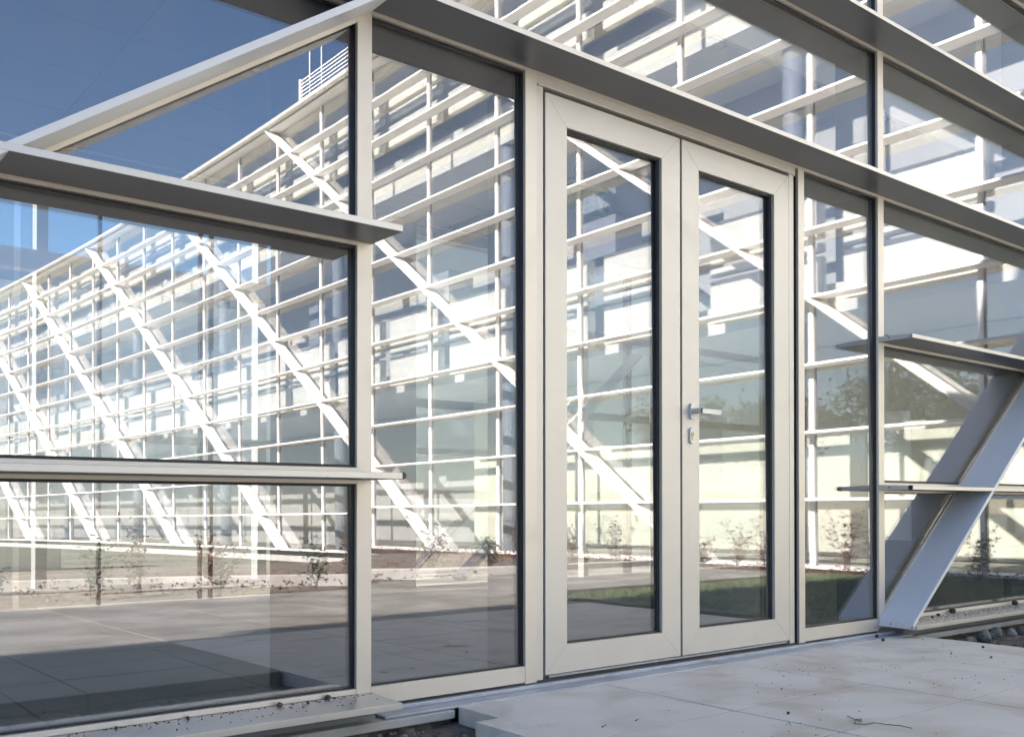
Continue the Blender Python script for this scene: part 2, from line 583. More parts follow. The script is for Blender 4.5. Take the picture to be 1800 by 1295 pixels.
rail(CX1 + 0.0005, BX0 - 0.0005, -0.013, 0.049)
# the rail's mitred return in front of the sill end
bm = NB()
box(bm, AX1 + 0.001, 4.9, -0.086, 0.0, -0.0445, -0.036)
box(bm, AX1 + 0.001, 4.9, -0.014, 0.05, -0.036, -0.0225)
obj('threshold_strip', bm, M['threshold'], hall, bevel=0.002)
bm = NB()
box(bm, AX1 + 0.002, 4.7, 0.006, 0.05, -0.0225, -0.0135)
obj('threshold_seal', bm, M['gasket'], hall)

# glazing
def pane(x0, x1, z0, z1, tilt=0.0043, y=GY, m='glass', parent=None, name='glass_pane', t=0.010):
    bm = NB()
    q = []
    for z in (z0, z1):
        dy = tilt * (z - (z0 + z1) / 2)
        q += [(x0, y + dy, z), (x0, y + t + dy, z), (x1, y + t + dy, z), (x1, y + dy, z)]
    quadbox(bm, q)
    return obj(name, bm, M[m], parent or hall)
lv = [0.0285, 0.7225, 1.497, 2.266, 3.032] + [LV(k) for k in range(5, 13)]
for (a, b), (c, d) in zip(mull, mull[1:]):
    if b < 1.6 and a < -3:
        zr = [(0.03, TOP)]
    elif b == AX1:
        zr = [(lv[i], lv[i + 1]) for i in range(3, 6)] + [(lv[6], TOP)]
    else:
        zr = [(lv[i], lv[i + 1]) for i in range(0, 6)] + [(lv[6], TOP)]
    for z0, z1 in zr:
        t = 0.0043
        if b < 1.6:
            t = 0.0085 if z0 < 1.4 else 0.0043
        pane(b + 0.001, c - 0.001, z0 + 0.004, z1 - 0.003, t)
pane(AX1 + 0.001, PX0 - 0.001, 0.01, 2.264)
pane(CX1 + 0.001, BX0 - 0.001, 0.01, 2.264)
bm = NB()
# inner transom boxes behind each fin
for (a, b), (c, d) in zip(mull, mull[1:]):
    bt = NB()
    for i in range(1, 7):
        if b == AX1 and i < 3:
            continue
        dy = 0.245
        box(bt, b + 0.004, c - 0.004, 0.062, dy, lv[i] + 0.004, lv[i] + 0.045)
    obj('inner_transom', bt, M['column'], hall)
bm.free()
bt = NB()
for (a, b) in ((AX1, PX0), (CX1, BX0)):
    box(bt, a + 0.004, b - 0.004, 0.062, 0.245, 2.268, 2.31)
bt.free()
# black edge seal visible under each fin at the glass head
bm = NB()
for (a, b), (c, d) in zip(mull, mull[1:]):
    for i in range(1, 6):
        if b == AX1 and i < 3:
            continue
        box(bm, b + 0.005, c - 0.005, 0.0145, 0.029, lv[i] - 0.020, lv[i] + 0.05)
obj('head_gasket', bm, M['gasket'], hall)
for (a, b) in ((AX1, PX0), (CX1, BX0)):
    bm = NB()
    box(bm, a + 0.006, b - 0.006, 0.0148, 0.0292, 2.247, 2.262)
    obj('head_gasket', bm, M['gasket'], hall)

# ---- double door
DX0, DXM, DX1 = 2.417, 3.179, 3.941
bm = NB()
box(bm, PX1 + 0.0005, DX0 - 0.009, 0.003, 0.05, -0.012, 2.214)      # left frame strip
obj('door_frame', bm, M['door'], hall, bevel=0.001)
bm = NB()
box(bm, DX1 + 0.006, 3.983, 0.003, 0.05, -0.012, 2.214)
obj('door_frame', bm, M['door'], hall, bevel=0.001)
bm = NB()
box(bm, PX1 + 0.0005, 4.0, 0.004, 0.05, 2.2145, 2.262)
box(bm, PX1 + 0.0035, 3.984, -0.006, 0.0035, 2.2145, 2.2215)
obj('door_head', bm, M['door'], hall, bevel=0.001)
bm = NB()
box(bm, PX1, 4.015, 0.055, 0.062, -0.02, 2.225)
for x0, x1 in ((PX1 + 0.12, DXM - 0.12), (DXM + 0.12, 3.83)):
    pass
bm.free()
bm = NB()
box(bm, 3.9835, 4.0175, 0.020, 0.06, -0.012, 2.262)
box(bm, DX0 - 0.0088, DX0 + 0.02, 0.03 + 0.022, 0.06, -0.012, 2.21)
box(bm, DXM - 0.02, DXM + 0.02, 0.052, 0.06, -0.012, 2.21)
box(bm, DX1 - 0.02, DX1 + 0.02, 0.052, 0.06, -0.012, 2.21)
box(bm, DX0, DX1, 0.052, 0.06, 2.19, 2.214)
obj('door_seal', bm, M['gasket'], hall)
def leaf(x0, x1, handed):
    S, Tp, Bt = 0.109, 0.109, 0.107
    z0, z1 = 0.004, 2.199
    ox0, ox1, oz0, oz1 = x0 + S, x1 - S - 0.004, z0 + Bt, z1 - Tp
    bm = NB()
    Y0, Y1 = 0.0, 0.05
    # four mitred members
    g = 0.0004
    O = [(x0, z0), (x1, z0), (x1, z1), (x0, z1)]
    I = [(ox0, oz0), (ox1, oz0), (ox1, oz1), (ox0, oz1)]
    for i in range(4):
        j = (i + 1) % 4
        c = ((O[i][0] + O[j][0] + I[i][0] + I[j][0]) / 4, (O[i][1] + O[j][1] + I[i][1] + I[j][1]) / 4)
        loop = [O[i], O[j], I[j], I[i]]
        # shrink slightly along the member to leave a hairline mitre
        if i % 2 == 0:
            loop = [(p[0] + (g if p[0] < c[0] else -g), p[1]) for p in loop]
        else:
            loop = [(p[0], p[1] + (g if p[1] < c[1] else -g)) for p in loop]
        prism(bm, loop, Y0, Y1, 'Y')
    o = obj('door', bm, M['door'], hall, bevel=0.0005)
    bm = NB()
    for a, b, c, d in ((ox0, ox0 + 0.006, oz0, oz1), (ox1 - 0.013, ox1, oz0, oz1), (ox0, ox1, oz1 - 0.009, oz1), (ox0, ox1, oz0, oz0 + 0.008)):
        box(bm, a, b, 0.016, 0.0275, c, d)
    box(bm, ox1 - 0.02, ox1, 0.038, 0.049, oz0, oz1)
    obj('glazing_bead', bm, M['gasket'], o)
    pane(ox0 + 0.001, ox1 - 0.001, oz0 + 0.001, oz1 - 0.001, 0.0043 if not handed else 0.0046, 0.028, parent=o, name='door_glass')
    if handed:
        bm = NB()
        def rrect(cx, cz, w, h, r, n=5):
            pl = []
            for (sx, sz, a0) in ((1, 1, 0), (-1, 1, 90), (-1, -1, 180), (1, -1, 270)):
                for i in range(n + 1):
                    a = R(a0 + 90 * i / n)
                    pl.append((cx + sx * (w / 2 - r) + r * math.cos(a), cz + sz * (h / 2 - r) + r * math.sin(a)))
            return pl
        prism(bm, rrect(3.243, 1.042, 0.031, 0.068, 0.009), -0.0125, -0.0002, 'Y')
        obj('handle_plate', bm, M['handle'], o, bevel=0.001)
        bm = NB()
        cyl(bm, (3.243, -0.012, 1.043), (3.243, -0.060, 1.043), 0.0118, n=20)
        prism(bm, rrect(3.243, 1.043, 0.024, 0.024, 0.0115), -0.060, -0.048, 'Y')
        prism(bm, rrect(3.3055, 1.0405, 0.125, 0.0215, 0.006), -0.062, -0.051, 'Y')
        obj('door_handle', bm, M['handle'], o, bevel=0.0015)
        bm = NB()
        prism(bm, rrect(3.240, 0.938, 0.028, 0.070, 0.0139, 8), -0.0095, -0.0002, 'Y')
        obj('lock_plate', bm, M['handle'], o, bevel=0.002)
        bm = NB()
        cyl(bm, (3.241, -0.0085, 0.945), (3.241, -0.0125, 0.945), 0.0082, n=16)
        box(bm, 3.2375, 3.2445, -0.0122, -0.0085, 0.919, 0.945)
        lc = obj('lock_cylinder', bm, M['brass'], o)
        bm = NB()
        box(bm, 3.2402, 3.2418, -0.0135, -0.0126, 0.939, 0.951)
        obj('keyhole', bm, M['gasket'], o)
    return o
leaf(DX0, DXM - 0.0065, False)
leaf(DXM + 0.0065, DX1, True)
bm = NB()
box(bm, DX0 + 0.02, DX1 - 0.02, 0.002, 0.012, -0.0075, 0.0005)
obj('door_drip_rail', bm, M['steel'], hall)
bm = NB()
box(bm, PX1 + 0.0002, PX1 + 0.0032, -0.0065, 0.003, 2.205, 2.222)
box(bm, PX1 + 0.0002, PX1 + 0.012, -0.0068, 0.003, 2.2225, 2.2295)
bm.free()

# interior of the hall
bm = NB()
box(bm, XL, 9.55, 0.07, 4.16, -0.2, -0.0435)
x = -4.0
while x < 9.4:
    y = 0.08
    while y < 4.1:
        box(bm, x + 0.003, min(x + 0.797, 9.54), y + 0.003, min(y + 0.597, 4.15), -0.0434, -0.0385)
        y += 0.6
    x += 0.8
obj('interior_floor', bm, M['floor'], hall)
bm = NB()
# ceiling tiles 0.6 x 1.2 with fine joints
x = XL
while x < 9.4:
    y = 0.42
    while y < 4.0:
        box(bm, x + 0.004, x + 1.196, y + 0.004, min(y + 0.596, 4.14), 2.985, 3.01)
        y += 0.6
    x += 1.2
obj('ceiling', bm, M['ceiling'], hall)
bm = NB()
box(bm, XL, 9.55, 0.40, 4.16, 3.012, 3.30)
obj('floor_slab', bm, M['white'], hall)
bm = NB()
box(bm, XL, 9.9, 0.02, 4.6, 9.262, 9.42)
obj('roof', bm, M['roof'], hall)
bm = NB()
box(bm, XL, 9.55, 4.17, 4.30, 2.93, 9.26)
box(bm, XL, XL + 0.2, 0.07, 4.16, -0.2, 9.25)
box(bm, XL + 0.2, 0.15, 4.17, 4.30, -0.2, 2.93)
box(bm, 9.56, 9.75, 0.07, 4.3, 3.0, 9.25)
box(bm, 9.60, 9.75, 0.07, 4.3, -0.2, 3.0)
obj('rear_wall', bm, M['inner'], hall)
# rear glazing with black joints
bm = NB()
for x0, x1 in ((0.15, 1.48), (1.52, 2.0), (2.03, 4.42), (4.46, 7.12), (7.16, 9.5)):
    box(bm, x0, x1, 4.19, 4.202, -0.03, 2.925)
obj('rear_glazing', bm, M['back_glass'], hall)
for x in (0.95, 2.015, 2.72, 2.80, 4.40, 4.45, 7.10, 7.16):
    bm = NB()
    box(bm, x - 0.010, x + 0.010, 4.17, 4.215, -0.038, 2.93)
    obj('glazing_joint', bm, M['gasket'], hall)
for x in (6.40, 7.39):
    bm = NB()
    box(bm, x - 0.03, x + 0.03, 4.02, 4.10, -0.038, 2.98)
    obj('inner_post', bm, M['white'], hall)
for H_ in (0.70, 1.47, 2.25):
    bm = NB()
    box(bm, 4.50, 9.50, 4.115, 4.165, H_, H_ + 0.07)
    obj('rear_transom', bm, M['column'], hall)
for xa, za, xb, zb, mm in ((6.05, 1.30, 7.0, 2.10, 'white'), (4.85, 0.02, 6.35, 1.32, 'brace')):
    d_ = Vector((xb - xa, 0, zb - za)).normalized()
    n_ = Vector((-d_.z, 0, d_.x)) * 0.018
    bm = NB()
    prism(bm, [(xa - n_.x, za - n_.z), (xb - n_.x, zb - n_.z), (xb + n_.x, zb + n_.z), (xa + n_.x, za + n_.z)], 3.86, 4.01, 'Y')
    obj('inner_brace', bm, M[mm], hall)
for x0, x1 in ((3.95, 4.50),):
    bm = NB()
    box(bm, x0, x1, 4.05, 4.16, -0.038, 2.98)
    obj('column', bm, M['column'], hall)
bm = NB()
box(bm, 9.556, 9.598, 0.075, 4.15, -0.037, 2.98)
obj('end_wall', bm, M['brown'], hall)
bm = NB()
box(bm, 9.525, 9.553, 3.05, 3.98, -0.036, 2.15)
ed = obj('inner_door', bm, M['column'], hall, bevel=0.004)
bm = NB()
cyl(bm, (9.50, 3.16, 1.02), (9.525, 3.16, 1.02), 0.012)
cyl(bm, (9.50, 3.155, 1.02), (9.50, 3.29, 1.02), 0.011)
obj('door_handle', bm, M['handle'], ed)
bm = NB()
box(bm, 9.535, 9.554, 2.50, 2.78, 0.28, 1.62)
obj('wall_panel', bm, M['white'], hall)
# roof railing that throws the striped shade
bm = NB()
for i in range(6):
    cyl(bm, (XL, 0.12, 9.52 + 0.15 * i), (9.4, 0.12, 9.52 + 0.15 * i), 0.03, n=8)
for i in range(13):
    cyl(bm, (XL + 0.1 + 1.95 * i, 0.12, 9.42), (XL + 0.1 + 1.95 * i, 0.12, 10.3), 0.035, n=8)
obj('roof_railing', bm, M['wing_fin'], hall)

# ------------------------------------------------------------------ hanging exit sign inside
es = empty('exit_sign', 'green emergency exit sign with running figure hanging inside behind the left door leaf', 'sign')
def up(u, v, Y):
    r = (u - 900) / 1728.3
    c_, s_ = math.cos(R(38.88)), math.sin(R(38.88))
    z = (Y + 2.797) / (c_ - r * s_)
    return z * (r * c_ + s_), 0.641 + (887.6 - v) / 1728.3 * z
ES_Y = 2.2
ex, ez = up(1036, 352, ES_Y)
bm = NB()
box(bm, ex - 0.17, ex + 0.17, ES_Y, ES_Y + 0.02, ez - 0.09, ez + 0.09)
pl_ = obj('sign_plate', bm, M['sign_green'], es, bevel=0.003)
bm = NB()
# running person pictogram (head, torso, limbs) and door
f = ES_Y - 0.0015
def bar(p, q, w):
    p, q = Vector(p), Vector(q)
    d = (q - p).normalized()
    n = Vector((-d.y, d.x)) * w / 2
    prism(bm, [tuple(p - n), tuple(q - n), tuple(q + n), tuple(p + n)], f, ES_Y - 0.0002, 'Y')
cx0 = ex + 0.02
prism(bm, [(cx0 + 0.02 + 0.011 * math.cos(t), ez + 0.052 + 0.011 * math.sin(t)) for t in [2 * math.pi * i / 12 for i in range(12)]], f, ES_Y - 0.0002, 'Y')
bar((cx0 + 0.010, ez + 0.040), (cx0 - 0.008, ez + 0.0), 0.020)
bar((cx0 + 0.0, ez - 0.004), (cx0 + 0.026, ez - 0.024), 0.011)
bar((cx0 + 0.026, ez - 0.022), (cx0 + 0.018, ez - 0.052), 0.010)
bar((cx0 - 0.012, ez - 0.002), (cx0 - 0.018, ez - 0.030), 0.011)
bar((cx0 - 0.018, ez - 0.030), (cx0 - 0.046, ez - 0.034), 0.010)
bar((cx0 + 0.012, ez + 0.032), (cx0 + 0.036, ez + 0.016), 0.008)
bar((cx0 + 0.004, ez + 0.034), (cx0 - 0.026, ez + 0.026), 0.008)
obj('pictogram', bm, M['sign_white'], pl_)
bm = NB()
box(bm, ex + 0.085, ex + 0.135, f, ES_Y - 0.0002, ez - 0.06, ez + 0.06)
obj('pictogram', bm, M['sign_white'], pl_)
bm = NB()
box(bm, ex - 0.18, ex + 0.18, ES_Y - 0.015, ES_Y + 0.035, ez + 0.092, ez + 0.115)
obj('sign_housing', bm, M['white'], es, bevel=0.003)
for s in (-0.15, 0.15):
    bm = NB()
    cyl(bm, (ex + s, ES_Y + 0.01, ez + 0.115), (ex + s, ES_Y + 0.01, 2.985), 0.002, n=6)
    obj('suspension_wire', bm, M['steel'], es)

# ------------------------------------------------------------------ behind the hall
bm = NB()
box(bm, -20, 14, 4.32, 40, -0.3, -0.055)
struct('rear_yard', bm, M['backyard'])
rs = empty('rear_screen', 'pale steel post and rail screen standing in the yard behind the hall', 'screen')
for i in range(3):
    x = 0.13 + 1.95 * i
    bm = NB()
    box(bm, x - 0.045, x + 0.045, 6.0, 6.14, -0.055, 3.6)
    obj('post', bm, M['post_grey'], rs)
for H, t in ((0.56, 0.05), (1.18, 0.07), (2.56, 0.16)):
    bm = NB()
    box(bm, -2.4, 11.5, 5.86, 5.998, H, H + t)
    obj('rail', bm, M['frame'], rs)
for xa, xb, za, zb in ((5.6, 7.9, -0.02, 1.9), (9.4, 7.3, 0.2, 2.0)):
    bm = NB()
    d = Vector((xb - xa, 0, zb - za)).normalized()
    n = Vector((-d.z, 0, d.x)) * 0.012
    prism(bm, [(xa - n.x, za - n.z), (xb - n.x, zb - n.z), (xb + n.x, zb + n.z), (xa + n.x, za + n.z)], 5.7, 5.855, 'Y')
    obj('diagonal_brace', bm, M['frame'], rs)
bm = NB()
box(bm, -8.0, 2.9, 8.6, 8.85, -0.055, 0.55)
w = tag(obj('garden_wall', bm, M['white'], bevel=0.01), 'low white rendered wall in sunlight in the yard behind the hall', 'wall')
fb = empty('far_building', 'pale cream building far behind the hall seen through the left panes', 'building')
bm = NB()
box(bm, -26, 15.0, 20.0, 30.0, -0.055, 5.4)
obj('wall', bm, M['white'], fb)
bm = NB()
box(bm, -26.2, 15.2, 19.8, 30.2, 5.402, 5.6)
obj('roof', bm, M['roof'], fb)
for x in (-20, -16, -12, -8, -4, 0, 4):
    bm = NB()
    box(bm, x, x + 1.6, 19.96, 19.998, 1.0, 2.6)
    box(bm, x, x + 1.6, 19.96, 19.998, 3.4, 4.8)
    obj('window', bm, M['inner'], fb)
gb = empty('rear_building', 'pale green walled building standing in the yard behind the hall to the right', 'building')
bm = NB()
box(bm, 7.50, 34.0, 9.0, 10.2, -0.055, 4.7)
obj('wall', bm, M['mint'], gb)
bm = NB()
box(bm, 7.50, 34.3, 8.9, 10.4, 4.702, 4.95)
obj('roof', bm, M['white'], gb)
for x in (9.9, 13.2, 16.4, 19.8):
    bm = NB()
    box(bm, x, x + 1.3, 8.96, 8.998, 0.7, 2.3)
    wd = obj('window', bm, M['inner'], gb)

# ------------------------------------------------------------------ wing (seen as reflection in the glass)
wing = empty('glass_wing', 'long sunlit white glass wing with rows of fins and leaning braces, mirrored in the facade', 'building')
def WX(yv):
    return 9.56 - max(0.0, yv - 12) ** 2 * 0.0023
YE = 45.0
ys = [0.25 + i * (YE - 0.25) / 46 for i in range(47)]
def wsweep(bm, prof, y0=0.25, y1=YE, n=None):
    """prof = list of (dx, H)"""
    n = n or max(1, int((y1 - y0) / 1.0))
    secs = []
    for i in range(n + 1):
        yv = y0 + (y1 - y0) * i / n
        secs.append([(WX(yv) + dx, -yv, H) for dx, H in prof])
    sweep(bm, secs)
for k in range(0, 13):
    H = LV(k)
    bm = NB()
    wsweep(bm, [(0.12, H), (0.12, H + 0.028), (0.33, H + 0.036), (0.33, H + 0.0)])
    obj('sunshade_fin', bm, M['wing_fin'], wing)
for n_ in range(-1, 7):
    Y8 = 7.85 + 5.85 * n_
    bm = NB()
    secs = []
    for i in range(25):
        k = 12 - 0.5 * i
        yv = Y8 + (k - 8) * 1.02
        if yv < 0.3 or yv > YE:
            continue
        H = LV(k)
        nn = Vector((0, 0.60, 0.80))
        b = Vector((WX(yv), -yv, H))
        secs.append([b + Vector((0.06, 0, 0)), b + nn * 0.026 + Vector((0.06, 0, 0)), b + nn * 0.036 + Vector((0.328, 0, 0)), b + Vector((0.328, 0, 0))])
    if len(secs) > 1:
        sweep(bm, secs)
        obj('diagonal_fin', bm, M['wing_fin'], wing)
    else:
        bm.free()
bays = [1.87 + 1.98 * i for i in range(-1, 22)]
bays[0] = 0.3
for yv in bays:
    bm = NB()
    box(bm, WX(yv) + 0.332, WX(yv) + 0.365, -yv - 0.027, -yv + 0.027, -0.1, LV(12))
    m_ = obj('mullion', bm, M['wing_fin'], wing)
    bm = NB()
    box(bm, WX(yv) + 0.366, WX(yv) + 0.392, -yv - 0.036, -yv + 0.036, -0.1, LV(12))
    obj('gasket', bm, M['column'], m_)
panes = []
for i in range(len(bays) - 1):
    for k in range(12):
        panes.append((bays[i + 1] + k * 0.8, i, k))
panes.sort()
rest = NB()
for q, (_, i, k) in enumerate(panes):
    a, b = bays[i] + 0.03, bays[i + 1] - 0.03
    bm = NB() if q < 98 else rest
    xa, xb = WX(a) + 0.37, WX(b) + 0.37
    rr_ = random.Random(i * 31 + k)
    e1, e2 = rr_.uniform(-0.004, 0.004), rr_.uniform(-0.004, 0.004)
    quadbox(bm, [(xa, -a, LV(k) + 0.01), (xa + 0.012, -a, LV(k) + 0.01), (xb + 0.012 + e1, -b, LV(k) + 0.01), (xb + e1, -b, LV(k) + 0.01),
                 (xa + e2, -a, LV(k + 1) - 0.01), (xa + 0.012 + e2, -a, LV(k + 1) - 0.01), (xb + 0.012 + e1, -b, LV(k + 1) - 0.01), (xb + e1, -b, LV(k + 1) - 0.01)])
    if q < 98:
        obj('glass_pane', bm, M['wing_glass'], wing)
ro = obj('glass_pane', rest, M['wing_glass'], wing)
ro['kind'] = 'stuff'
# white parapet boards inside the glass, one per bay
bands = [(3.075, 3.62), (3.85, 4.38), (7.72, 8.12), (8.49, 8.86), (3.68, 3.78), (8.27, 8.40)]
for i in range(len(bays) - 1):
    a, b = bays[i], bays[i + 1] - 0.30
    if i == 0:
        continue
    bm = NB()
    for z0, z1 in bands:
        quadbox(bm, [(WX(a) + 0.57, -a, z0), (WX(a) + 0.67, -a, z0), (WX(b) + 0.67, -b, z0), (WX(b) + 0.57, -b, z0),
                     (WX(a) + 0.57, -a, z1), (WX(a) + 0.67, -a, z1), (WX(b) + 0.67, -b, z1), (WX(b) + 0.57, -b, z1)])
    obj('parapet_board', bm, M['white'], wing)
bm = NB()
wsweep(bm, [(0.33, -0.35), (0.33, -0.058), (9.0, -0.058), (9.0, -0.35)])
obj('floor', bm, M['kerb'], wing)
bm = NB()
wsweep(bm, [(0.92, 3.0), (0.92, 3.36), (9.0, 3.36), (9.0, 3.0)])
wsweep(bm, [(0.92, 6.95), (0.92, 7.6), (9.0, 7.6), (9.0, 6.95)])
obj('floor_slab', bm, M['white'], wing)
bm = NB()
wsweep(bm, [(0.0, 9.266), (-0.03, 9.31), (9.3, 9.5), (9.3, 9.262)])
obj('roof', bm, M['wing_fin'], wing)
bm = NB()
wsweep(bm, [(3.0, 3.37), (3.0, 9.26), (3.2, 9.26), (3.2, 3.37)], 7.0, YE)
wsweep(bm, [(2.6, 3.37), (2.6, 9.26), (2.8, 9.26), (2.8, 3.37)], 0.3, 6.95)
obj('inner_wall', bm, M['inner'], wing)
bm = NB()
wsweep(bm, [(3.0, -0.05), (3.0, 2.99), (3.2, 2.99), (3.2, -0.05)], 0.3, 14.0)
obj('inner_wall', bm, M['mint'], wing)
bm = NB()
wsweep(bm, [(3.6, -0.05), (3.6, 2.99), (3.8, 2.99), (3.8, -0.05)], 14.0, YE)
obj('inner_wall', bm, M['inner'], wing)
bm = NB()
box(bm, WX(YE) + 0.25, WX(YE) + 9, -YE - 0.2, -YE, -0.1, 9.26)
obj('end_wall', bm, M['wing_fin'], wing)
for yv in (4.6, 10.4, 16.3, 22.1, 28.0, 33.8, 39.7):
    bm = NB()
    cyl(bm, (WX(yv) + 1.1, -yv, -0.05), (WX(yv) + 1.1, -yv, 2.995), 0.14, n=14)
    cyl(bm, (WX(yv) + 1.1, -yv, 3.365), (WX(yv) + 1.1, -yv, 6.945), 0.14, n=14)
    obj('column', bm, M['column_blue'], wing, smooth=False)
for yv, hh in ((8.6, 1.6), (13.2, 1.2), (18.0, 1.5), (24, 1.2)):
    bm = NB()
    box(bm, WX(yv) + 1.5, WX(yv) + 2.1, -yv - 0.4, -yv + 0.4, 3.37, 3.37 + hh + 0.8)
    obj('cabinet', bm, M['column_blue'], wing)
# roof screen of horizontal bars, and masts
bm = NB()
for i in range(6):
    wsweep(bm, [(0.02, 9.34 + i * 0.078), (0.02, 9.36 + i * 0.078), (0.035, 9.36 + i * 0.078), (0.035, 9.34 + i * 0.078)], 0.5, 16.0)
for yv in (16.02, 12, 8, 4, 1):
    box(bm, WX(yv) + 0.0, WX(yv) + 0.065, -yv - 0.03, -yv + 0.03, 9.30, 9.78)
obj('roof_screen', bm, M['wing_fin'], wing)
for yv, h0, h1 in ((15.8, 9.55, 10.72), (15.3, 9.4, 10.66)):
    bm = NB()
    cyl(bm, (WX(yv) + 0.12, -yv, h0 - 0.2), (WX(yv) + 0.12, -yv, h1), 0.014, 0.010, n=8)
    obj('mast', bm, M['wing_fin'], wing)

# ------------------------------------------------------------------ trees on the left of the yard
def tree(x, y, h, seed, label):
    rr = random.Random(seed)
    e = empty('tree', label, 'tree', 'trees at the far side of the yard')
    bt, bl = NB(), NB()
    cyl(bt, (x, y, -0.3), (x + 0.1, y, h * 0.45), 0.16, 0.10, n=9)
    tips = []
    for i in range(11):
        a = i * 2.4 + rr.uniform(-.3, .3)
        b0 = Vector((x + 0.06, y, h * rr.uniform(0.22, 0.45)))
        L = h * rr.uniform(0.22, 0.38)
        b1 = b0 + Vector((math.cos(a), math.sin(a), rr.uniform(0.5, 1.6))).normalized() * L
        cyl(bt, b0, b1, 0.06, 0.02, n=6)
        tips.append(b1)
        for _ in range(2):
            b2 = b1 + Vector((rr.uniform(-1, 1), rr.uniform(-1, 1), rr.uniform(0, 1))).normalized() * L * 0.5
            cyl(bt, b1, b2, 0.02, 0.008, n=5)
            tips.append(b2)
    for t in tips:
        rad = h * rr.uniform(0.07, 0.13)
        for _ in range(110):
            c = t + Vector((rr.gauss(0, 1), rr.gauss(0, 1), rr.gauss(0, .8))) * rad * 0.6
            d = Vector((rr.uniform(-1, 1), rr.uniform(-1, 1), rr.uniform(-.6, .6))).normalized() * rr.uniform(.10, .20)
            w_ = d.cross(Vector((rr.uniform(-1, 1), rr.uniform(-1, 1), rr.uniform(-1, 1)))).normalized() * 0.09
            bl.faces.new([bl.verts.new(q) for q in (c - d, c + w_, c + d, c - w_)])
    obj('trunk', bt, M['twig'], e)
    obj('crown', bl, M['leaf_green'], e)
for i, (x, y, h, t) in enumerate([(-19.5, -3.5, 7.2, 'nearest the hall'), (-21.0, -9.5, 8.0, 'broad, second from the hall'), (-19.8, -15.0, 7.4, 'in the middle of the row'),
                                  (-22.5, -20.0, 8.6, 'tallest of the row'), (-20.0, -26.0, 7.6, 'opposite the end of the wing'), (-22.0, -33.0, 8.0, 'farthest from the hall')]):
    tree(x, y, h, i + 20, 'green leafy tree across the yard, ' + t)

# ------------------------------------------------------------------ plants
def shrub(x, yv, h, label, ns=5, dry=True, seed=0, z=-0.15, spread=0.35):
    rr = random.Random(seed)
    e = empty('shrub', label, 'shrub', 'young shrubs in the planting bed')
    bs, bl = NB(), NB()
    for s in range(ns):
        a = rr.uniform(0, 6.28)
        lean = rr.uniform(0.1, spread)
        hh = h * rr.uniform(0.6, 1.05)
        p = Vector((x + rr.uniform(-0.03, 0.03), -yv + rr.uniform(-0.03, 0.03), z - 0.02))
        d = Vector((math.cos(a) * lean, math.sin(a) * lean, 1)).normalized()
        nseg = 6
        for i in range(nseg):
            q = p + d * hh / nseg
            cyl(bs, p, q, 0.0045 * (1 - i / 8), 0.0045 * (1 - (i + 1) / 8), n=5)
            d = (d + Vector((rr.uniform(-.25, .25), rr.uniform(-.25, .25), 0.05))).normalized()
            if i >= 1:
                for _ in range(4):
                    side = Vector((rr.uniform(-1, 1), rr.uniform(-1, 1), rr.uniform(-0.1, 0.9))).normalized()
                    L = rr.uniform(0.02, 0.09)
                    t = q + side * L
                    cyl(bs, q, t, 0.0016, 0.001, n=3)
                    for _2 in range(3):
                        dl = (side + Vector((rr.uniform(-.9, .9), rr.uniform(-.9, .9), rr.uniform(-.5, .5)))).normalized()
                        w_ = dl.cross(Vector((rr.uniform(-1, 1), rr.uniform(-1, 1), 1))).normalized() * rr.uniform(0.006, 0.012)
                        ll = rr.uniform(0.02, 0.045)
                        vs = [bl.verts.new(c) for c in (t, t + dl * ll * 0.5 + w_, t + dl * ll, t + dl * ll * 0.5 - w_)]
                        bl.faces.new(vs)
            p = q
    obj('stem', bs, M['twig'], e)
    obj('foliage', bl, M['leaf_dry' if dry else 'leaf_green'], e)
    return e
wd_ = ['nearest the left edge of the reflected bed', 'beside the path edge in the left pane', 'with a bare leader in the left pane', 'bushy at the right of the left pane',
       'leafy by the left pane frame', 'by the kerb in the sidelight', 'reddish in front of the wing foot in the sidelight', 'dark green beside the wing column',
       'thin below the left door leaf', 'dense dry in the left door leaf', 'tall dry at the edge of the left door leaf', 'small in the right door leaf',
       'forked in the right door leaf', 'tall in the right door leaf', 'broad in the right sidelight', 'slender in the right sidelight', 'low near the brace foot', 'spreading near the corner']
wd_ += ['close to the left edge of the glass, behind the kerb', 'midway along the kerb in the left pane', 'behind the kerb near the frame of the left pane', 'against the wing foot at the sidelight']
SP = [(1.9, 7.0, .35, 0), (2.6, 6.3, .55, 0), (3.1, 6.6, .7, 1), (3.5, 5.7, .62, 1), (4.6, 6.0, .55, 0),
      (5.4, 6.6, .5, 1), (6.2, 6.3, .65, 1), (6.9, 6.1, .45, 0),
      (7.4, 5.6, .45, 1), (7.9, 5.75, .6, 1), (8.5, 5.7, .65, 1), (9.2, 4.9, .42, 1),
      (9.3, 4.5, .55, 1), (9.35, 4.1, .7, 1), (9.4, 3.1, .7, 1), (9.4, 2.7, .5, 1), (9.45, 2.2, .4, 1), (9.45, 1.7, .5, 0), (1.2, 7.4, .4, 1), (4.2, 7.6, .45, 1), (5.8, 7.4, .5, 1), (9.2, 8.3, .6, 1)]
for i, ((x, yv, h, dry), t) in enumerate(zip(SP, wd_)):
    shrub(x, yv, h, ('dry brown' if dry else 'small green') + ' young shrub ' + t, ns=6 + i % 4, dry=bool(dry), seed=i + 3, z=-0.09)
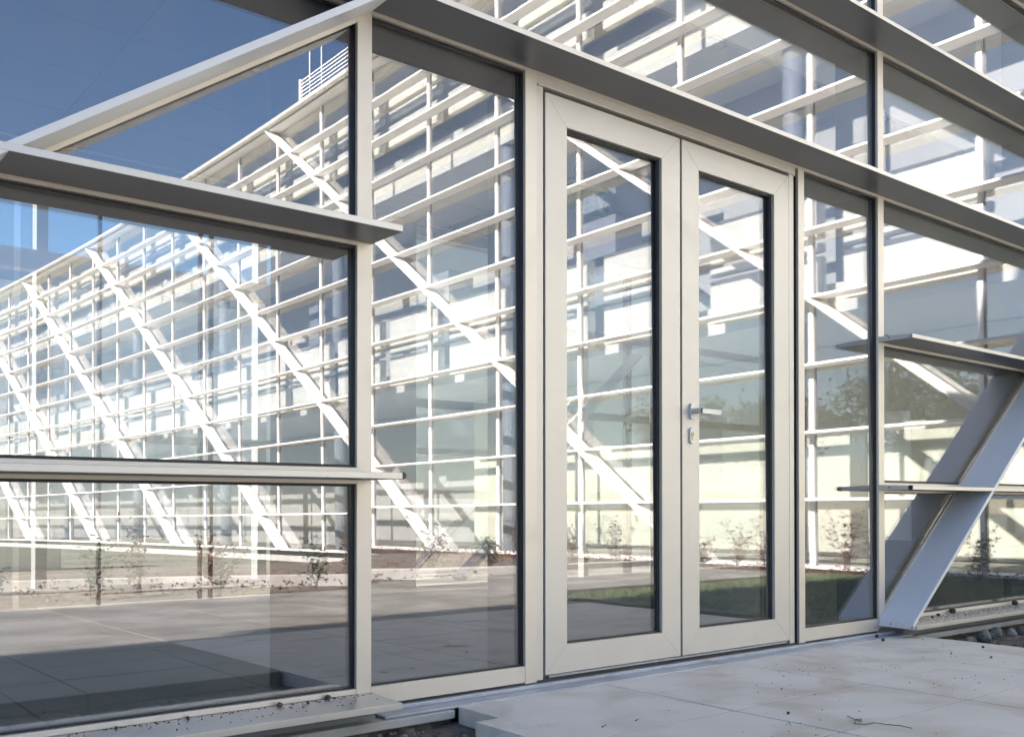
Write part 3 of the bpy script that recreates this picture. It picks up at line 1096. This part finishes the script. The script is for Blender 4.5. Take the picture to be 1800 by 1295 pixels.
# low dry ground cover along the wing
rr = random.Random(5)
bm = NB()
for _ in range(5000):
    yv = rr.uniform(1.0, 13)
    x = WX(yv) - rr.uniform(0.02, 0.75)
    if rr.random() < 0.35:
        x = rr.uniform(2.0, 9.3)
        yv = rr.uniform(5.6, 8.5)
    p = Vector((x, -yv, -0.09 + rr.uniform(0, 0.10)))
    d = Vector((rr.uniform(-1, 1), rr.uniform(-1, 1), rr.uniform(-0.2, 1.0))).normalized() * rr.uniform(0.02, 0.05)
    w_ = d.cross(Vector((rr.uniform(-1, 1), rr.uniform(-1, 1), rr.uniform(-1, 1)))).normalized() * rr.uniform(0.006, 0.014)
    bm.faces.new([bm.verts.new(c) for c in (p, p + d * .5 + w_, p + d, p + d * .5 - w_)])
o = obj('ground_cover', bm, M['leaf_dry'])
o['kind'] = 'stuff'
tag(o, 'fallen dry leaves and low ground cover in the planting bed along the wing', 'ground cover')
bm = NB()
for _ in range(9000):
    p = Vector((rr.uniform(5.3, 9.1), rr.uniform(-3.1, -0.6), -0.064))
    h = rr.uniform(0.02, 0.06)
    a = rr.uniform(0, 6.28)
    w_ = Vector((math.cos(a), math.sin(a), 0)) * 0.004
    tp = p + Vector((rr.uniform(-.02, .02), rr.uniform(-.02, .02), h))
    bm.faces.new([bm.verts.new(c) for c in (p - w_, p + w_, tp)])
o = obj('grass', bm, M['grass'])
o['kind'] = 'stuff'
tag(o, 'short grass on the lawn beside the path', 'grass')

# ------------------------------------------------------------------ stones, crumbs, twig
def stone(bm, c, r, seed, sq=(1, 1, 1), sub=2):
    rr = random.Random(seed)
    res = bmesh.ops.create_icosphere(bm, subdivisions=sub, radius=1.0)
    rot = Matrix.Rotation(rr.uniform(0, 6.28), 3, 'Z') @ Matrix.Rotation(rr.uniform(-.6, .6), 3, 'X')
    o_ = Vector((seed * 1.7, seed * 0.3, 0))
    for v in res['verts']:
        n = v.co.normalized()
        k = 1 + 0.22 * noise.noise(n * 1.3 + o_) + 0.06 * noise.noise(n * 4 + o_)
        v.co = rot @ Vector((n.x * sq[0] * k * r, n.y * sq[1] * k * r, n.z * sq[2] * k * r)) + Vector(c)
CB = []
rs_ = random.Random(11)
for i in range(15):       # left of the paving
    CB.append((0.98 + i * 0.052 + rs_.uniform(-.02, .02), -0.165 - rs_.uniform(0, .10), rs_.uniform(.018, .032), 'L'))
for i in range(19):       # right side under the sill
    CB.append((4.95 + i * 0.095 + rs_.uniform(-.02, .02), -0.185 - rs_.uniform(0, .09), rs_.uniform(.028, .045), 'R'))
names = ['grey', 'brown', 'pale', 'dark', 'reddish']
for i, (x, y, r, s) in enumerate(CB):
    bm = NB()
    ci = rs_.randrange(5)
    sq = (rs_.uniform(.7, 1), rs_.uniform(.6, .9), rs_.uniform(.75, 1.15))
    stone(bm, (0, 0, 0), r, i + 1, sq, 3)
    o = obj('cobble', bm, SM[ci], smooth=True, loc=(x, y, -0.098 + r * 0.25))
    od = ['first', 'second', 'third', 'fourth', 'fifth', 'sixth', 'seventh', 'eighth', 'ninth', 'tenth', 'eleventh', 'twelfth', 'thirteenth',
          'fourteenth', 'fifteenth', 'sixteenth', 'seventeenth', 'eighteenth', 'nineteenth'][i if s == 'L' else i - 15]
    cn = ['grey', 'brown', 'pale', 'dark', 'reddish'][ci]
    if s == 'L':
        tag(o, cn + ' rounded cobble, ' + od + ' from the left in the gravel under the left sill', 'cobble', 'cobbles under the left sill')
    else:
        tag(o, cn + ' rounded cobble, ' + od + ' from the brace foot in the soil under the right sill', 'cobble', 'cobbles under the right sill')
for (x0, x1, nn, nm, lb) in ((0.6, 1.84, 900, 'gravel', 'fine gravel and soil crumbs between the left sill and the paving'),
                             (4.9, 8.5, 1600, 'gravel', 'fine gravel and soil crumbs beside the paving under the right sill')):
    bm = NB()
    for q in range(nn):
        r = random.uniform(.003, .011) * (1.5 if random.random() < .1 else 1)
        stone(bm, (random.uniform(x0, x1), random.uniform(-1.0, -0.12), -0.094 + random.uniform(-0.008, 0.014)), r, q, (1, .8, .7), 1)
    o = obj(nm, bm, [SM[0], SM[2], SM[1]])
    for p in o.data.polygons:
        p.material_index = (p.index // 20 * 7) % 11 % 3
    o['kind'] = 'stuff'
    tag(o, lb, 'gravel')
# crumbs on sills
def crumbs(name, lb, spots, n, seed, big=(), two=False):
    rr = random.Random(seed)
    bm = NB()
    for q in range(n):
        x, y, z = spots(rr)
        r = rr.uniform(0.001, 0.0034)
        stone(bm, (x, y, z + r * 0.4), r, q, (1, .9, .6), 1)
    for (x, y, z, r) in big:
        stone(bm, (x, y, z + r * 0.7), r, int(x * 100), (1, .8, .85), 2)
    o = obj(name, bm, [M['crumb'], M['sandy']])
    if two:
        for p in o.data.polygons:
            if p.index < 20 * n and (p.index // 20) % 9:
                p.material_index = 1
    o['kind'] = 'stuff'
    return tag(o, lb, 'soil')
def spL(rr):
    x = rr.uniform(0.35, 1.66)
    return x, -0.003 - abs(rr.gauss(0, 0.018)) if rr.random() < .75 else -rr.uniform(0.01, 0.16), 0.0285
crumbs('soil_crumbs', 'dark soil crumbs scattered on the left white sill along the glass', spL, 260, 2,
       [(1.33, -0.02, 0.028, 0.010), (1.50, -0.012, 0.028, 0.010), (1.42, -0.03, 0.028, 0.006), (1.05, -0.012, 0.028, 0.006), (0.85, -0.015, 0.028, 0.006)])
def spR(rr):
    x = rr.uniform(4.9, 8.0)
    return x, -min(0.17, abs(rr.gauss(0, 0.07))) - 0.003, 0.0275
crumbs('soil_crumbs', 'dark soil crumbs and clods scattered on the right sill beside the brace foot', spR, 3600, 3,
       [(5.05, -0.03, 0.028, 0.016), (5.02, -0.055, 0.028, 0.009), (5.45, -0.02, 0.028, 0.02), (5.25, -0.04, 0.028, 0.011), (6.2, -0.03, 0.028, 0.02), (5.15, -0.06, 0.028, 0.008), (6.5, -0.02, 0.028, 0.015)], two=True)
def spP(rr):
    if rr.random() < 0.8:
        cx, cy = rr.choice([(2.75, -0.95), (3.0, -0.6), (3.45, -0.35), (3.8, -0.55), (4.4, -0.5), (3.7, -0.9), (4.0, -1.1), (2.5, -1.0)])
        x, y = cx + rr.gauss(0, .13), cy + rr.gauss(0, .07)
    else:
        x, y = rr.uniform(2.0, 4.8), rr.uniform(-2.0, -0.2)
    return min(4.85, max(1.9, x)), min(-0.12, y), -0.0405
crumbs('soil_crumbs', 'small soil crumbs and grit scattered over the grey paving slabs', spP, 190, 4,
       [(4.55, -0.12, -0.040, 0.010), (2.72, -0.86, -0.04, 0.006), (4.7, -0.55, -0.04, 0.008), (4.42, -0.72, -0.04, 0.006)])
bm = NB()
stone(bm, (4.62, -0.045, -0.028), 0.011, 5, (1, .9, .7), 2)
tag(obj('clod', bm, M['crumb']), 'brown clod of soil lying on the threshold beside the brace foot', 'clod')
# bent wire on the paving
bm = NB()
pix = [(1489, 1256), (1502, 1263), (1512, 1266), (1513, 1262), (1503, 1262), (1501, 1270), (1520, 1271), (1534, 1268), (1556, 1271), (1580, 1273), (1602, 1278)]
PW = []
for (u, v) in pix:
    r = (u - 900) / 1728.3
    z = 0.678 * 1728.3 / (v - 887.6)
    c_, s_ = math.cos(R(38.88)), math.sin(R(38.88))
    PW.append(Vector((z * (r * c_ + s_), z * (c_ - r * s_) - 2.797, -0.0375)))
for i, (a, b) in enumerate(zip(PW, PW[1:])):
    cyl(bm, a, b, 0.0012, n=6)
tag(obj('wire', bm, M['wire'], smooth=True), 'thin bent rusty wire lying on the paving slabs', 'wire')
for i, (u, v, L) in enumerate([(1117, 1266, .02), (1058, 1277, .03), (1372, 1211, .025), (1670, 1149, .05), (1620, 1124, .03)]):
    r = (u - 900) / 1728.3
    z = 0.68 * 1728.3 / (v - 887.6)
    c_, s_ = math.cos(R(38.88)), math.sin(R(38.88))
    p = Vector((z * (r * c_ + s_), z * (c_ - r * s_) - 2.797, -0.037))
    bm = NB()
    cyl(bm, p, p + Vector((L, L * 0.4, 0.001)), 0.0022, 0.0012, n=6)
    tag(obj('twig', bm, M['twig']), ['short twig on the paving below the left door leaf', 'short twig on the slab nearest the gravel corner', 'short twig on the paving below the right door leaf',
        'longest twig, on the slab edge at the right', 'small twig on the paving near the brace foot'][i], 'twig')
